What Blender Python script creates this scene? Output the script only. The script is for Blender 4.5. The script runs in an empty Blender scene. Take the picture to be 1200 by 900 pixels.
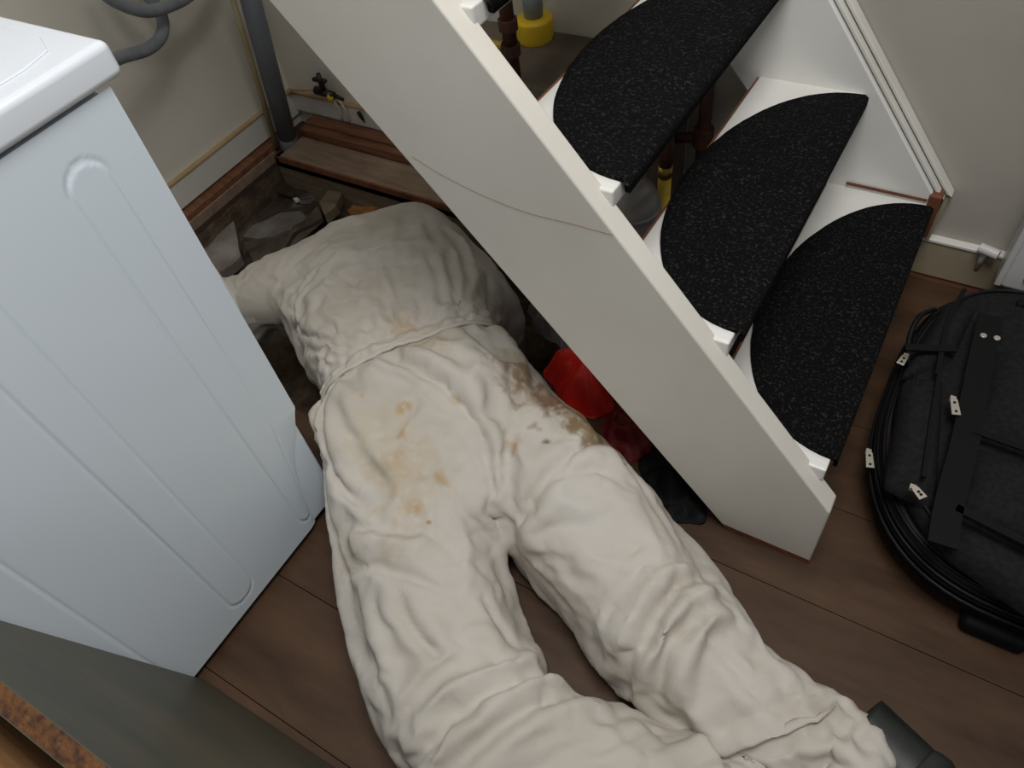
import bpy, bmesh, math, random
import numpy as np
from mathutils import Vector, Matrix
from mathutils import noise as mnoise

# ------------------------------------------------------------------ camera
S = bpy.context.scene
W, H, FOC = 1200, 900, 871.417
CAM = Vector((0, 0, 1.184))
ROT = Matrix(((0.85545792, 0.50428978, -0.11782855),
              (-0.33261708, 0.70942108, 0.62135948),
              (0.39693529, -0.4923551, 0.77461528)))      # rows: camera axes in world
cd = bpy.data.cameras.new('camera'); cam = bpy.data.objects.new('camera', cd)
S.collection.objects.link(cam)
cd.sensor_fit = 'HORIZONTAL'; cd.sensor_width = 36; cd.lens = 36 * FOC / W; cd.clip_start = .02
M = ROT.transposed().to_4x4(); M.translation = CAM
cam.matrix_world = M
S.camera = cam
# ------------------------------------------------------------------ world and light
wd = bpy.data.worlds.new('world'); S.world = wd; wd.use_nodes = True
bg = wd.node_tree.nodes['Background']; bg.inputs[0].default_value = (.93, .96, 1, 1); bg.inputs[1].default_value = .18
def area(name, loc, target, sx, sy, e, col):
    l = bpy.data.lights.new(name, 'AREA'); l.shape = 'RECTANGLE'; l.size = sx; l.size_y = sy; l.energy = e; l.color = col
    o = bpy.data.objects.new(name, l); S.collection.objects.link(o); o.location = loc
    o.rotation_euler = (Vector(target) - Vector(loc)).to_track_quat('-Z', 'Y').to_euler(); return o
area('ceiling_light', (.0, .30, 2.35), (-.65, .45, .2), 1.0, .8, 36, (1, .99, .97))
area('window_light', (-.1, -1.6, 1.7), (-1.2, .8, .3), 0.9, .9, 3.5, (.85, .93, 1))
S.view_settings.view_transform = 'Standard'; S.view_settings.look = 'None'
S.view_settings.exposure = -.22; S.view_settings.gamma = 1; S.view_settings.use_curve_mapping = False

# ------------------------------------------------------------------ helpers
def at(px, py, z):                       # the point of the level z seen at a place of the photograph
    d = ROT.transposed() @ Vector((px - 600, 450 - py, -FOC))
    return CAM + d * ((z - CAM.z) / d.z)
def aty(px, py, y):
    d = ROT.transposed() @ Vector((px - 600, 450 - py, -FOC))
    return CAM + d * ((y - CAM.y) / d.y)
def atx(px, py, x):
    d = ROT.transposed() @ Vector((px - 600, 450 - py, -FOC))
    return CAM + d * ((x - CAM.x) / d.x)

MATS = {}
def mat(name, col, rough=.6, metal=0, col2=None, scale=8, detail=4, mix=(.4, .6), bump=0, bscale=None, bdist=.002,
        stretch=(1, 1, 1), spec=.5, sheen=0, coat=0):
    m = bpy.data.materials.new(name); m.use_nodes = True; nt = m.node_tree; N = nt.nodes; L = nt.links
    b = N['Principled BSDF']; b.inputs['Roughness'].default_value = rough; b.inputs['Metallic'].default_value = metal
    b.inputs['Specular IOR Level'].default_value = spec; b.inputs['Base Color'].default_value = (*col, 1)
    if sheen: b.inputs['Sheen Weight'].default_value = sheen
    if coat: b.inputs['Coat Weight'].default_value = coat
    tc = N.new('ShaderNodeTexCoord'); mp = N.new('ShaderNodeMapping'); mp.inputs['Scale'].default_value = stretch
    L.new(tc.outputs['Object'], mp.inputs[0])
    if col2:
        n = N.new('ShaderNodeTexNoise'); n.inputs['Scale'].default_value = scale; n.inputs['Detail'].default_value = detail
        n.inputs['Roughness'].default_value = .6; L.new(mp.outputs[0], n.inputs['Vector'])
        r = N.new('ShaderNodeValToRGB'); r.color_ramp.elements[0].position = mix[0]; r.color_ramp.elements[1].position = mix[1]
        r.color_ramp.elements[0].color = (*col, 1); r.color_ramp.elements[1].color = (*col2, 1)
        L.new(n.outputs[0], r.inputs[0]); L.new(r.outputs[0], b.inputs['Base Color'])
    if bump:
        n2 = N.new('ShaderNodeTexNoise'); n2.inputs['Scale'].default_value = bscale or scale * 4; n2.inputs['Detail'].default_value = 5
        L.new(mp.outputs[0], n2.inputs['Vector'])
        bp = N.new('ShaderNodeBump'); bp.inputs['Strength'].default_value = bump; bp.inputs['Distance'].default_value = bdist
        L.new(n2.outputs[0], bp.inputs['Height']); L.new(bp.outputs[0], b.inputs['Normal'])
    MATS[name] = m; return m
mat('white_gloss', (.80, .79, .75), .28, col2=(.74, .725, .68), scale=3, bump=.12, bscale=14, bdist=.003)
mat('stringer_white', (.74, .705, .635), .33, col2=(.68, .645, .575), scale=2.2, bump=.15, bscale=10, bdist=.003)
mat('wall_paint', (.76, .73, .655), .75, col2=(.72, .68, .59), scale=1.6, bump=.25, bscale=30)
mat('wall_grey', (.44, .41, .355), .75, col2=(.39, .36, .31), scale=2, bump=.2, bscale=30)
mat('skirting', (.74, .72, .67), .5, col2=(.66, .63, .57), scale=3)
mat('skirting_tan', (.36, .30, .20), .6, col2=(.30, .24, .16), scale=4)
mat('tan_line', (.50, .36, .20), .6, col2=(.40, .27, .14), scale=12)
mat('enamel', (.72, .80, .87), .32, spec=.5, coat=.2)
mat('enamel_lid', (.76, .80, .85), .3)
mat('carpet_black', (.0035, .0035, .004), 1, spec=.12, col2=(.062, .060, .057), scale=210, detail=4, mix=(.54, .82), bump=1, bscale=300, bdist=.004)
mat('floor_brown', (.036, .018, .009), .5, spec=.25, col2=(.105, .056, .029), scale=6, detail=9, mix=(.3, .78), stretch=(.6, 2.2, 1), bump=.2, bscale=30)
mat('plank_worn', (.20, .13, .085), .7, col2=(.34, .25, .18), scale=9, detail=8, mix=(.3, .7), stretch=(1, 5, 3), bump=.4, bscale=30)
mat('joist', (.15, .11, .07), .85, col2=(.28, .22, .15), scale=10, detail=8, mix=(.3, .75), stretch=(.7, 4, 5), bump=.5, bscale=30)
mat('red_wood', (.13, .045, .022), .6, col2=(.27, .12, .06), scale=12, detail=8, mix=(.3, .7), stretch=(.8, 5, 5), bump=.4)
mat('raw_edge', (.22, .075, .03), .7, col2=(.12, .035, .015), scale=14, detail=6)
mat('soil', (.075, .050, .032), .95, col2=(.17, .12, .075), scale=14, detail=10, bump=.8, bscale=50, bdist=.01)
mat('dark_sheet', (.055, .040, .030), .45, col2=(.13, .098, .074), scale=9, detail=8, mix=(.35, .7), bump=.4, bscale=25)
mat('grey_slab', (.22, .20, .18), .75, col2=(.13, .11, .09), scale=8, detail=8, bump=.4)
mat('pale_slab', (.34, .30, .27), .75, col2=(.20, .165, .14), scale=8, detail=8, bump=.4)
mat('foam', (.42, .20, .05), .9, col2=(.16, .08, .03), scale=22, detail=8, mix=(.35, .65), bump=.8, bscale=60)
mat('pvc_grey', (.115, .125, .14), .45, col2=(.15, .16, .175), scale=6)
mat('pvc_light', (.25, .28, .30), .45)
mat('hose_grey', (.20, .225, .25), .5, col2=(.26, .28, .30), scale=20)
mat('corner_shade_strip', (.42, .35, .20), .6, col2=(.34, .27, .14), scale=10)
mat('yellow', (.88, .60, .02), .45, col2=(.78, .52, .03), scale=14)
mat('yellow_pipe', (.70, .50, .03), .5, col2=(.50, .35, .03), scale=12)
mat('rust_pipe', (.05, .018, .012), .6, col2=(.10, .035, .02), scale=20)
mat('brass', (.45, .30, .08), .35, .8)
mat('black_plastic', (.012, .012, .012), .45)
mat('grey_metal', (.30, .29, .28), .45, .5)
mat('copper', (.45, .20, .08), .4, .6)
mat('concrete', (.14, .11, .085), .9, col2=(.20, .165, .13), scale=7, detail=8, bump=.5, bscale=40)
mat('red_cloth', (.85, .028, .014), .5, col2=(.75, .022, .012), scale=10)
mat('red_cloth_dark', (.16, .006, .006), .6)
mat('grey_plastic', (.22, .20, .20), .3, col2=(.38, .34, .34), scale=25, mix=(.4, .65))
mat('bag_fabric', (.010, .010, .0105), .9, spec=.14, col2=(.016, .015, .015), scale=120, bump=.5, bscale=400, bdist=.001)
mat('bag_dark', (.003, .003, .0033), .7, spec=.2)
mat('bag_brown', (.016, .0115, .010), .75, bump=.5, bscale=300, bdist=.001)
mat('bag_trim', (.006, .006, .007), .5, spec=.25)
mat('steel', (.62, .58, .50), .35, .7)
mat('boot', (.010, .013, .011), .5, col2=(.018, .022, .018), scale=20)
mat('sole', (.008, .008, .008), .7)
mat('lid_grey', (.062, .066, .050), .5, col2=(.115, .095, .062), scale=6, detail=8, mix=(.3, .75), stretch=(.7, 1, 2.5), bump=.15)
mat('chip_edge', (.17, .07, .022), .9, col2=(.04, .018, .008), scale=90, detail=8, mix=(.35, .65), bump=1, bscale=160, bdist=.004)
mat('pine', (.55, .30, .13), .5, col2=(.42, .20, .08), scale=8, detail=6, stretch=(.6, 6, 6))
mat('radiator', (.60, .58, .57), .35)
mat('skin', (.55, .35, .26), .55, col2=(.50, .30, .22), scale=10)
mat('hair', (.04, .025, .015), .7)
mat('crack', (.30, .22, .15), .8)
mat('dirt', (.08, .04, .03), .9)

def newobj(name, me, m=None, parent=None, smooth=False):
    o = bpy.data.objects.new(name, me); S.collection.objects.link(o)
    if m: me.materials.append(MATS[m] if isinstance(m, str) else m)
    if parent: o.parent = parent
    if smooth: me.polygons.foreach_set('use_smooth', [True] * len(me.polygons))
    return o
def empty(name, loc=(0, 0, 0)):
    o = bpy.data.objects.new(name, None); S.collection.objects.link(o); o.location = loc; o.empty_display_size = .05; return o
def tag(o, label=None, cat=None, group=None, kind=None):
    for k, v in (('label', label), ('category', cat), ('group', group), ('kind', kind)):
        if v: o[k] = v
    return o
class MB:
    """collects vertices and faces of one part, in world coordinates"""
    def __init__(s): s.v = []; s.f = []
    def add(s, v, f):
        k = len(s.v); s.v += [tuple(p) for p in v]; s.f += [tuple(i + k for i in q) for q in f]; return s
    def box(s, x0, x1, y0, y1, z0, z1):
        v = [(x, y, z) for z in (z0, z1) for y in (y0, y1) for x in (x0, x1)]
        return s.add(v, [(0, 2, 3, 1), (4, 5, 7, 6), (0, 1, 5, 4), (2, 6, 7, 3), (0, 4, 6, 2), (1, 3, 7, 5)])
    def prism(s, pts, n):                 # closed outline pts (3-D, planar), extruded by vector n
        n = Vector(n); a = [Vector(p) for p in pts]; k = len(a)
        v = a + [p + n for p in a]
        return s.add(v, [tuple(range(k))[::-1], tuple(range(k, 2 * k))] + [(i, (i + 1) % k, k + (i + 1) % k, k + i) for i in range(k)])
    def tube(s, pts, r, n=14, cap=True):
        pts = [Vector(p) for p in pts]; rs = r if isinstance(r, (list, tuple)) else [r] * len(pts)
        up = Vector((0, 0, 1)); prev = None; rings = []
        for i, p in enumerate(pts):
            t = (pts[min(i + 1, len(pts) - 1)] - pts[max(i - 1, 0)]).normalized()
            if prev is None:
                a = t.cross(up if abs(t.z) < .9 else Vector((1, 0, 0))).normalized()
            else:
                a = (prev - t * prev.dot(t)).normalized()
            prev = a; b = t.cross(a)
            rings.append([p + (a * math.cos(q) + b * math.sin(q)) * rs[i] for q in [2 * math.pi * j / n for j in range(n)]])
        v = [q for R in rings for q in R]; f = []
        for i in range(len(rings) - 1):
            for j in range(n):
                f.append((i * n + j, i * n + (j + 1) % n, (i + 1) * n + (j + 1) % n, (i + 1) * n + j))
        if cap: f += [tuple(range(n))[::-1], tuple(range((len(rings) - 1) * n, len(rings) * n))]
        return s.add(v, f)
    def build(s, name, m, parent=None, bevel=0, smooth=False, seg=2, sub=0):
        me = bpy.data.meshes.new(name)
        v = s.v
        if parent:
            inv = parent.matrix_world.inverted() if parent.type != 'EMPTY' else Matrix.Translation(-parent.location)
            if parent.parent: inv = Matrix.Translation(-parent.parent.location)
            v = [tuple(inv @ Vector(p)) for p in v] if inv != Matrix() else v
        me.from_pydata(v, [], s.f)
        bm = bmesh.new(); bm.from_mesh(me); bmesh.ops.recalc_face_normals(bm, faces=bm.faces)
        bm.to_mesh(me); bm.free()
        o = newobj(name, me, m, parent, smooth)
        if bevel:
            b = o.modifiers.new('bevel', 'BEVEL'); b.width = bevel; b.segments = seg; b.limit_method = 'ANGLE'; b.angle_limit = math.radians(35)
            me.polygons.foreach_set('use_smooth', [True] * len(me.polygons))
            w = o.modifiers.new('wn', 'WEIGHTED_NORMAL'); w.keep_sharp = True
        if sub:
            q = o.modifiers.new('sub', 'SUBSURF'); q.levels = sub; q.render_levels = sub
        return o
def smooth_path(pts, n=8):
    pts = [Vector(p) for p in pts]; out = []
    P = [pts[0] * 2 - pts[1]] + pts + [pts[-1] * 2 - pts[-2]]
    for i in range(1, len(P) - 2):
        for j in range(n):
            t = j / n; a, b, c, d = P[i - 1], P[i], P[i + 1], P[i + 2]
            out.append(.5 * ((2 * b) + (c - a) * t + (2 * a - 5 * b + 4 * c - d) * t * t + (3 * b - a - 3 * c + d) * t ** 3))
    out.append(pts[-1]); return out
def st(o): return tag(o, kind='structure')

# ------------------------------------------------------------------ the room
XL, YB = -1.745, 1.385                 # left and back wall
HX0, HX1, HY0, HY1 = -1.70, -.52, .50, 1.205    # hatch opening
st(MB().box(XL - .1, XL, -1.2, YB + .1, -.6, 2.6).build('wall_left', 'wall_paint'))
st(MB().box(XL, -.5, YB, YB + .1, -.6, 2.6).build('wall_back', 'wall_paint'))
st(MB().box(-.5, 1.6, YB, YB + .1, -.6, 2.6).build('wall_right', 'wall_grey'))
# skirting boards
b = MB().box(XL, XL + .014, .2, YB, .015, .088).build('baseboard_left', 'skirting', bevel=.003); st(b)
tag(MB().box(XL, XL + .017, .2, YB, .088, .093).build('top_edge', 'tan_line', b), 'thin tan line along the top of the skirting')
b = MB().box(XL + .014, -1.02, YB - .014, YB, .03, .088).build('baseboard_back', 'skirting', bevel=.003); st(b)
tag(MB().box(XL + .017, -1.02, YB - .017, YB, .088, .093).build('top_edge', 'tan_line', b), 'thin tan line along the top of the skirting')
b = MB().box(.012, 1.5, YB - .016, YB, .014, .10).build('baseboard_right', 'skirting_tan', bevel=.003); st(b)
MB().box(.012, 1.5, YB - .019, YB, .10, .108).build('top_edge', 'skirting', b, bevel=.002)
tag(MB().box(.012, 1.5, YB - .012, YB, .0, .014).build('bottom_strip', 'red_wood', b), 'reddish brown strip under the skirting')
# floor: boards over a dark base, with the hatch left open
fl = MB()
for x0, x1, y0, y1 in ((HX1, 1.6, -1.2, YB), (XL, HX1, -1.2, HY0), (XL, HX0, HY0, YB), (HX0, HX1, HY1, YB)):
    fl.box(x0, x1, y0, y1, -.05, -.018)
floor = st(fl.build('floor', 'dirt'))
rng = random.Random(4)
rows = [-.90, -.716, -.532, -.348, -.165, .018, .201, .385, .573, .757, .94, 1.12, YB]
def plank(x0, x1, y0, y1, m='floor_brown'):
    g = .0005; dz = rng.uniform(-.0003, .0003)
    MB().box(x0 + g, x1 - g, y0 + g, y1 - g, -.018, dz).build('plank', m, floor, bevel=.0006, seg=1)
joints = {7: [-.113], 6: [.46], 5: [-.30], 4: [.2], 3: [-.5], 8: [.5], 9: [.25]}
for i in range(len(rows) - 1):
    y0, y1 = rows[i], rows[i + 1]
    xs = [XL + .001] + joints.get(i, []) + [1.6]
    for x0, x1 in zip(xs, xs[1:]):
        if y1 <= HY0 + .001: plank(x0, x1, y0, y1)
        elif y0 < HY0:                       # the row cut by the front edge of the hatch
            if x0 < HX1: plank(x0, min(x1, HX1), y0, HY0)
            if x1 > HX1: plank(max(x0, HX1), x1, y0, y1)
        else:
            if x1 > HX1: plank(max(x0, HX1), x1, y0, y1)
# worn board left between the hatch and the back wall
MB().box(-1.655, -.53, HY1 - .012, 1.296, -.018, .004).build('plank', 'plank_worn', floor, bevel=.003)
tag(MB().box(-1.66, -.53, HY1 - .018, HY1 - .012, -.016, .001).build('plank_edge', 'raw_edge', floor), 'orange brown bare edge of the worn board')
MB().box(-1.66, -.53, 1.30, YB - .018, -.018, .026).build('plank', 'red_wood', floor, bevel=.004)
MB().box(-1.66, -.53, 1.325, YB - .018, .026, .034).build('plank', 'red_wood', floor, bevel=.003)
# batten along the left wall
b = st(MB().box(XL + .004, XL + .040, .30, 1.285, -.03, .010).build('trim_1', 'red_wood', bevel=.003))
tag(MB().box(XL + .040, XL + .047, .30, 1.215, -.035, -.008).build('batten_edge', 'plank_worn', b), 'pale bare edge of the batten')
# crawl space
def relief(name, m, x0, x1, y0, y1, z, amp, n=70, sc=3.5, seed=0):
    v = []; f = []
    for j in range(n + 1):
        for i in range(n + 1):
            x = x0 + (x1 - x0) * i / n; y = y0 + (y1 - y0) * j / n
            h = mnoise.fractal(Vector((x * sc + seed, y * sc, seed)), .9, 2.1, 5) * amp
            v.append((x, y, z + h))
    for j in range(n):
        for i in range(n):
            a = j * (n + 1) + i; f.append((a, a + 1, a + n + 2, a + n + 1))
    return MB().add(v, f).build(name, m, smooth=True)
g = relief('crawl_space_ground', 'soil', XL, .3, .3, YB, -.40, .035)
tag(g, kind='structure')
st(MB().box(HX0 - .045, HX0 - .002, .3, 1.35, -.6, -.035).build('trim_2', 'soil'))
jo = st(MB().box(HX0, HX1 + .3, HY1 + .0, HY1 + .05, -.19, -.018).build('trim_3', 'joist', bevel=.004))
tag(MB().box(HX0, HX1 + .3, HY1 + .008, HY1 + .05, -.6, -.19).build('foundation', 'soil', jo), 'dark earth bank below the joist')
st(MB().box(HX0, HX1, HY0 - .05, HY0 - .002, -.19, -.018).build('trim_4', 'joist', bevel=.004))
st(MB().box(HX1 + .002, HX1 + .05, HY0, HY1, -.19, -.018).build('trim_5', 'joist', bevel=.004))

def rubble(name, m, outline, z, thick, label, cat, tilt=(0, 0), seed=0, group=None, amp=.006):
    """a broken sheet: outline given as photo points on the level z, real thickness and a buckled face"""
    pts = [at(px, py, z) for px, py in outline]
    c = sum(pts, Vector()) / len(pts)
    out = []
    for i, p in enumerate(pts):
        q = pts[(i + 1) % len(pts)]
        for k in range(4):
            r = p.lerp(q, k / 4); d = (r - c)
            out.append(c + d * (1 + .05 * mnoise.noise(r * 30 + Vector((seed, 0, 0)))))
    rr = [1, .8, .55, .3]; v = []; f = []; n = len(out)
    def lift(p, k): return Vector((p.x, p.y, p.z + tilt[0] * (p.x - c.x) + tilt[1] * (p.y - c.y) + amp * 2 * mnoise.noise(p * 14 + Vector((0, seed, 0))) * 1))
    for k in rr:
        for p in out: v.append(lift(c + (p - c) * k, k))
    v.append(lift(c, 0))
    for a in range(len(rr) - 1):
        for i in range(n): f.append((a * n + i, a * n + (i + 1) % n, (a + 1) * n + (i + 1) % n, (a + 1) * n + i))
    a = (len(rr) - 1) * n
    for i in range(n): f.append((a + i, a + (i + 1) % n, len(v) - 1))
    base = len(v)
    for p in out: q = lift(p, 1); v.append((q.x, q.y, q.z - thick))
    for i in range(n): f.append((i, base + i, base + (i + 1) % n, (i + 1) % n))
    f.append(tuple(range(base, base + n)))
    o = MB().add(v, f).build(name, m); return tag(o, label, cat, group)
rubble('rubble_slab', 'pale_slab', [(218, 262), (262, 228), (275, 262), (282, 300), (262, 318), (236, 325), (222, 300)], -.10, .03,
       'pale grey slab of rubble lying in the pit beside the washing machine', 'rubble', seed=1)
rubble('dark_sheet', 'dark_sheet', [(256, 226), (330, 168), (372, 185), (420, 205), (400, 232), (352, 268), (318, 300), (262, 322), (272, 286), (268, 250)], -.135, .01,
       'large dark torn sheet covering the pit bottom below the grey pipe', 'sheet', seed=2, amp=.02)
rubble('rubble_slab', 'grey_slab', [(286, 278), (300, 262), (328, 250), (352, 247), (362, 258), (338, 272), (312, 280)], -.11, .012,
       'smooth grey shard lying on the dark sheet, nearest the shoulders', 'rubble', seed=3)
rubble('rubble_slab', 'grey_slab', [(262, 224), (310, 192), (316, 196), (294, 214), (280, 226)], -.06, .02,
       'long narrow grey shard along the pit edge under the left wall', 'rubble', seed=5)
rubble('rubble_slab', 'dark_sheet', [(312, 222), (344, 212), (362, 222), (340, 228)], -.115, .01,
       'small dark brown shard in the middle of the dark sheet', 'rubble', seed=8)
rubble('rubble_slab', 'dark_sheet', [(284, 282), (340, 276), (378, 252), (372, 240), (352, 262), (324, 306), (300, 316)], -.085, .012,
       'dark curled shard at the edge of the white coverall shoulder', 'rubble', seed=9, amp=.012)
rubble('wood_offcut', 'joist', [(374, 236), (394, 208), (404, 218), (394, 242), (380, 250)], -.085, .03,
       'short greenish brown wood offcut leaning against the joist', 'offcut', seed=11)
rubble('insulation_foam', 'foam', [(404, 240), (415, 232), (444, 240), (456, 252), (440, 262), (416, 260)], -.10, .04,
       'ragged orange brown lump of insulation foam below the worn board', 'foam', seed=12, amp=.015)
rubble('plaster_crumb', 'white_gloss', [(343, 232), (348, 231), (351, 234), (346, 236)], -.115, .006,
       'tiny white plaster crumb lying on the dark sheet', 'crumb', seed=13, amp=.001)

# ------------------------------------------------------------------ pipes and fittings at the back left
t = empty('drain_pipe', at(340, 178, 0)); tag(t, 'straight dark grey plastic drain pipe standing in the corner', 'pipe')
P0 = at(341, 176, -.03); P1 = aty(283, -40, P0.y - .01)
MB().tube([P0, P1], .026, 20).build('pipe', 'pvc_grey', t, smooth=True)
d = (P1 - P0).normalized()
MB().tube([P0 - d * .02, P0 + d * .05], .0275, 20).build('socket', 'pvc_grey', t, smooth=True)
Q0 = Vector((XL + .02, YB - .055, .02)); Q1 = Vector((XL + .02, YB - .055, 1.8))
tag(MB().tube([at(324, 172, 0), aty(261, -40, at(324, 172, 0).y)], .0075, 12).build('corner_shade_strip', 'corner_shade_strip', smooth=True),
    'thin beige strip standing in for the corner edge and shadow beside the dark grey drain pipe', 'pipe')  # added beige tube that stands in for the room corner's edge and shadow
# drain hose loops
hp = [(70, 60, -1.45), (105, 78, -1.52), (145, 66, -1.60), (172, 58, -1.63), (188, 44, -1.65), (191, 26, -1.66), (184, 8, -1.67), (166, -12, -1.68), (140, -40, -1.68), (90, -60, -1.66)]
hb = MB(); path = smooth_path([atx(*p) for p in hp], 14)
hb.tube(path, [.0135 + .0007 * (i % 2) for i in range(len(path))], 14)
tag(hb.build('drain_hose', 'hose_grey', smooth=True), 'grey ribbed hose curving down behind the washing machine', 'hose')
hp = [(100, -45, -1.62), (118, -12, -1.62), (142, 5, -1.62), (172, 13, -1.62), (200, 6, -1.63), (226, -10, -1.64), (248, -45, -1.65)]
path = smooth_path([atx(*p) for p in hp], 14)
tag(MB().tube(path, [.0135 + .0007 * (i % 2) for i in range(len(path))], 14).build('drain_hose', 'hose_grey', smooth=True),
    'grey ribbed hose sagging in a shallow loop at the top edge', 'hose')
# gas valve with cables on the back wall
t = empty('shutoff_valve', (-1.59, YB, .12)); tag(t, 'small black shut-off valve with yellow band on the back wall', 'valve')
c = aty(381, 108, YB - .03)
MB().tube([c + Vector((-.035, 0, .0)), c + Vector((.03, 0, -.004))], [.012, .010], 12).build('body', 'black_plastic', t, smooth=True)
MB().tube([c + Vector((-.004, -.0, 0)), c + Vector((-.004, 0, .055))], [.010, .006], 10).build('stem', 'black_plastic', t, smooth=True)
MB().box(c.x - .03, c.x + .018, c.y - .007, c.y + .007, c.z + .030, c.z + .040).build('lever', 'black_plastic', t, bevel=.003)
MB().tube([c + Vector((.014, -.001, -.005)), c + Vector((.028, -.001, -.014))], .0125, 12).build('band', 'yellow', t, smooth=True)
MB().tube([c + Vector((.03, 0, -.004)), c + Vector((.06, .004, -.014))], [.008, .004], 10).build('outlet', 'black_plastic', t, smooth=True)
for dx, lab in ((.020, 'left of the two thin white cables hanging from the black valve'), (.046, 'right of the two thin white cables hanging from the black valve')):
    tag(MB().tube([c + Vector((dx, 0, -.012)), c + Vector((dx + .004, .008, -.05)), Vector((c.x + dx + .004, YB - .022, .04))], .003, 8).build('cable', 'skirting', smooth=True), lab, 'cable')
tag(MB().tube(smooth_path([(XL + .03, YB - .03, .099), (-1.70, YB - .026, .108), (c.x - .03, c.y, c.z + .0)], 6), .0035, 8).build('copper_pipe', 'tan_line', smooth=True),
    'thin copper pipe running from the corner to the black valve', 'pipe')
c2 = aty(420, 132, YB - .025)
tag(MB().tube([c2, c2 + Vector((0, .01, -.03)), Vector((c2.x + .002, YB - .01, .04))], [.006, .004, .0025], 8).build('wall_clip', 'black_plastic', smooth=True),
    'small black pipe clip right of the shut-off valve', 'clip')

# ------------------------------------------------------------------ things under the stairs
LZ = .40
st(MB().box(-1.0, -.50, 1.17, YB, -.018, LZ).build('trim_6', 'concrete', bevel=.006))
t = empty('gas_riser', (-.86, 1.34, LZ)); tag(t, 'grey plastic riser pipe with a yellow cap under the stairs', 'pipe')
g0 = at(628, 46, LZ); t.location = g0
MB().tube([g0, g0 + Vector((0, 0, .012)), g0 + Vector((0, 0, .045)), g0 + Vector((0, 0, .05))], [.037, .040, .040, .034], 28).build('cap', 'yellow', t, bevel=.002)
MB().tube([g0 + Vector((0, 0, .045)), g0 + Vector((0, 0, .13))], [.020, .023], 20).build('pipe', 'pvc_light', t, smooth=True)
MB().tube([g0 + Vector((0, 0, .125)), g0 + Vector((0, 0, .15)), g0 + Vector((0, 0, .36))], [.033, .034, .034], 24).build('sleeve', 'pvc_light', t, smooth=True)
t = empty('rusty_pipe', at(600, 90, LZ)); tag(t, 'dark rusty pipe with couplings standing left of the yellow cap', 'pipe')
r0 = at(603, 92, LZ); t.location = r0
MB().tube([r0 - Vector((0, 0, .02)), r0 + Vector((0, 0, .52))], .014, 16).build('pipe', 'rust_pipe', t, smooth=True)
for z in (.05, .10): MB().tube([r0 + Vector((0, 0, z)), r0 + Vector((0, 0, z + .022))], .0195, 10).build('coupling', 'rust_pipe', t, bevel=.001)
tag(MB().tube([r0 + Vector((-.05, .0, .065)), r0 + Vector((-.02, 0, .065)), r0 + Vector((-.015, 0, .065))], [.011, .011, .014], 10).build('side_fitting', 'brass', t, bevel=.001), 'small brass side fitting')
t = empty('gas_pipe', at(771, 262, .02)); tag(t, 'yellow gas pipe with a dark coupling under the second tread', 'pipe')
YG = 1.09; y0 = aty(779, 206, YG); y0.z = 0; t.location = y0
yt = aty(779, 206, y0.y); yk = aty(780, 194, y0.y); yu = aty(781, 174, y0.y)
MB().tube([y0, yt], .0125, 16).build('pipe', 'yellow_pipe', t, smooth=True)
MB().tube([yt, yk], .0135, 12).build('ring', 'brass', t, smooth=True)
MB().tube([yk, yu, yu + Vector((0, 0, .06))], [.012, .013, .012], 12).build('coupling', 'rust_pipe', t, smooth=True)
m0 = aty(741, 238, 1.02)
t = empty('gas_meter', m0); tag(t, 'round grey metal meter casing on the floor beside the yellow gas pipe', 'meter')
MB().tube([Vector((m0.x, m0.y, -.018)), m0, m0 + Vector((0, 0, .03)), m0 + Vector((0, 0, .045))], [.05, .05, .042, .02], 24).build('casing', 'grey_metal', t, smooth=True)
MB().tube([m0 + Vector((0, 0, -.012)), m0 + Vector((0, 0, -.004))], .054, 24).build('flange', 'grey_metal', t, bevel=.001)
r1 = aty(824, 160, 1.30)
t = empty('riser_pipe', (r1.x, r1.y, 0)); tag(t, 'dark red vertical pipe behind the gap between two upper treads', 'pipe')
MB().tube([(r1.x, r1.y, 0), (r1.x, r1.y, .56)], .013, 14).build('pipe', 'rust_pipe', t, smooth=True)
MB().tube([r1 + Vector((0, 0, -.02)), r1 + Vector((0, 0, .02))], .021, 10).build('coupling', 'rust_pipe', t, bevel=.001)
MB().tube([r1 + Vector((0, 0, .0)), r1 + Vector((-.09, -.01, -.02))], .011, 10).build('branch', 'rust_pipe', t, smooth=True)

# ------------------------------------------------------------------ the staircase
YN, YI = .634, .669                     # near stringer, outer and inner face
YW0, YW1 = 1.338, 1.383                 # wall stringer
stair = empty('staircase', (0, .634, 0)); tag(stair, 'white painted open staircase with steep side boards and bare treads', 'staircase')
sl = 1.21
def sx(px, py): p = aty(px, py, YN); return (p.x, p.z)
top0 = sx(973, 602); bot0 = sx(947, 662); bl = sx(845, 617)
zt = 1.80
prof = [(bot0[0], .012), (top0[0], top0[1]), (top0[0] - (zt - top0[1]) / 1.215, zt), (bl[0] - (zt - .012) / 1.20, zt), (bl[0], .012)]
bm_pts = [(x, YN, z) for x, z in prof]
MB().prism(bm_pts, (0, YI - YN, 0)).build('stringer', 'stringer_white', stair, bevel=.004, seg=3)
bs = MB().prism([(bl[0] + .012, YN + .001, 0), (bot0[0], YN + .001, 0), (bot0[0], YN + .001, .012), (bl[0], YN + .001, .012)], (0, YI - YN - .002, 0)).build('stringer_foot', 'raw_edge', stair)
bs['label'] = 'bare reddish brown foot strip'
# thin crack along the stringer face: a shallow hairline ridge of filler
ck = smooth_path([aty(x, y, YN - .0002) for x, y in ((483, 183), (515, 203), (560, 226), (615, 248), (670, 262), (718, 275))], 6)
tag(MB().tube(ck, .0005, 6).build('paint_crack', 'crack', stair), 'hairline crack in the paint')
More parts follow.
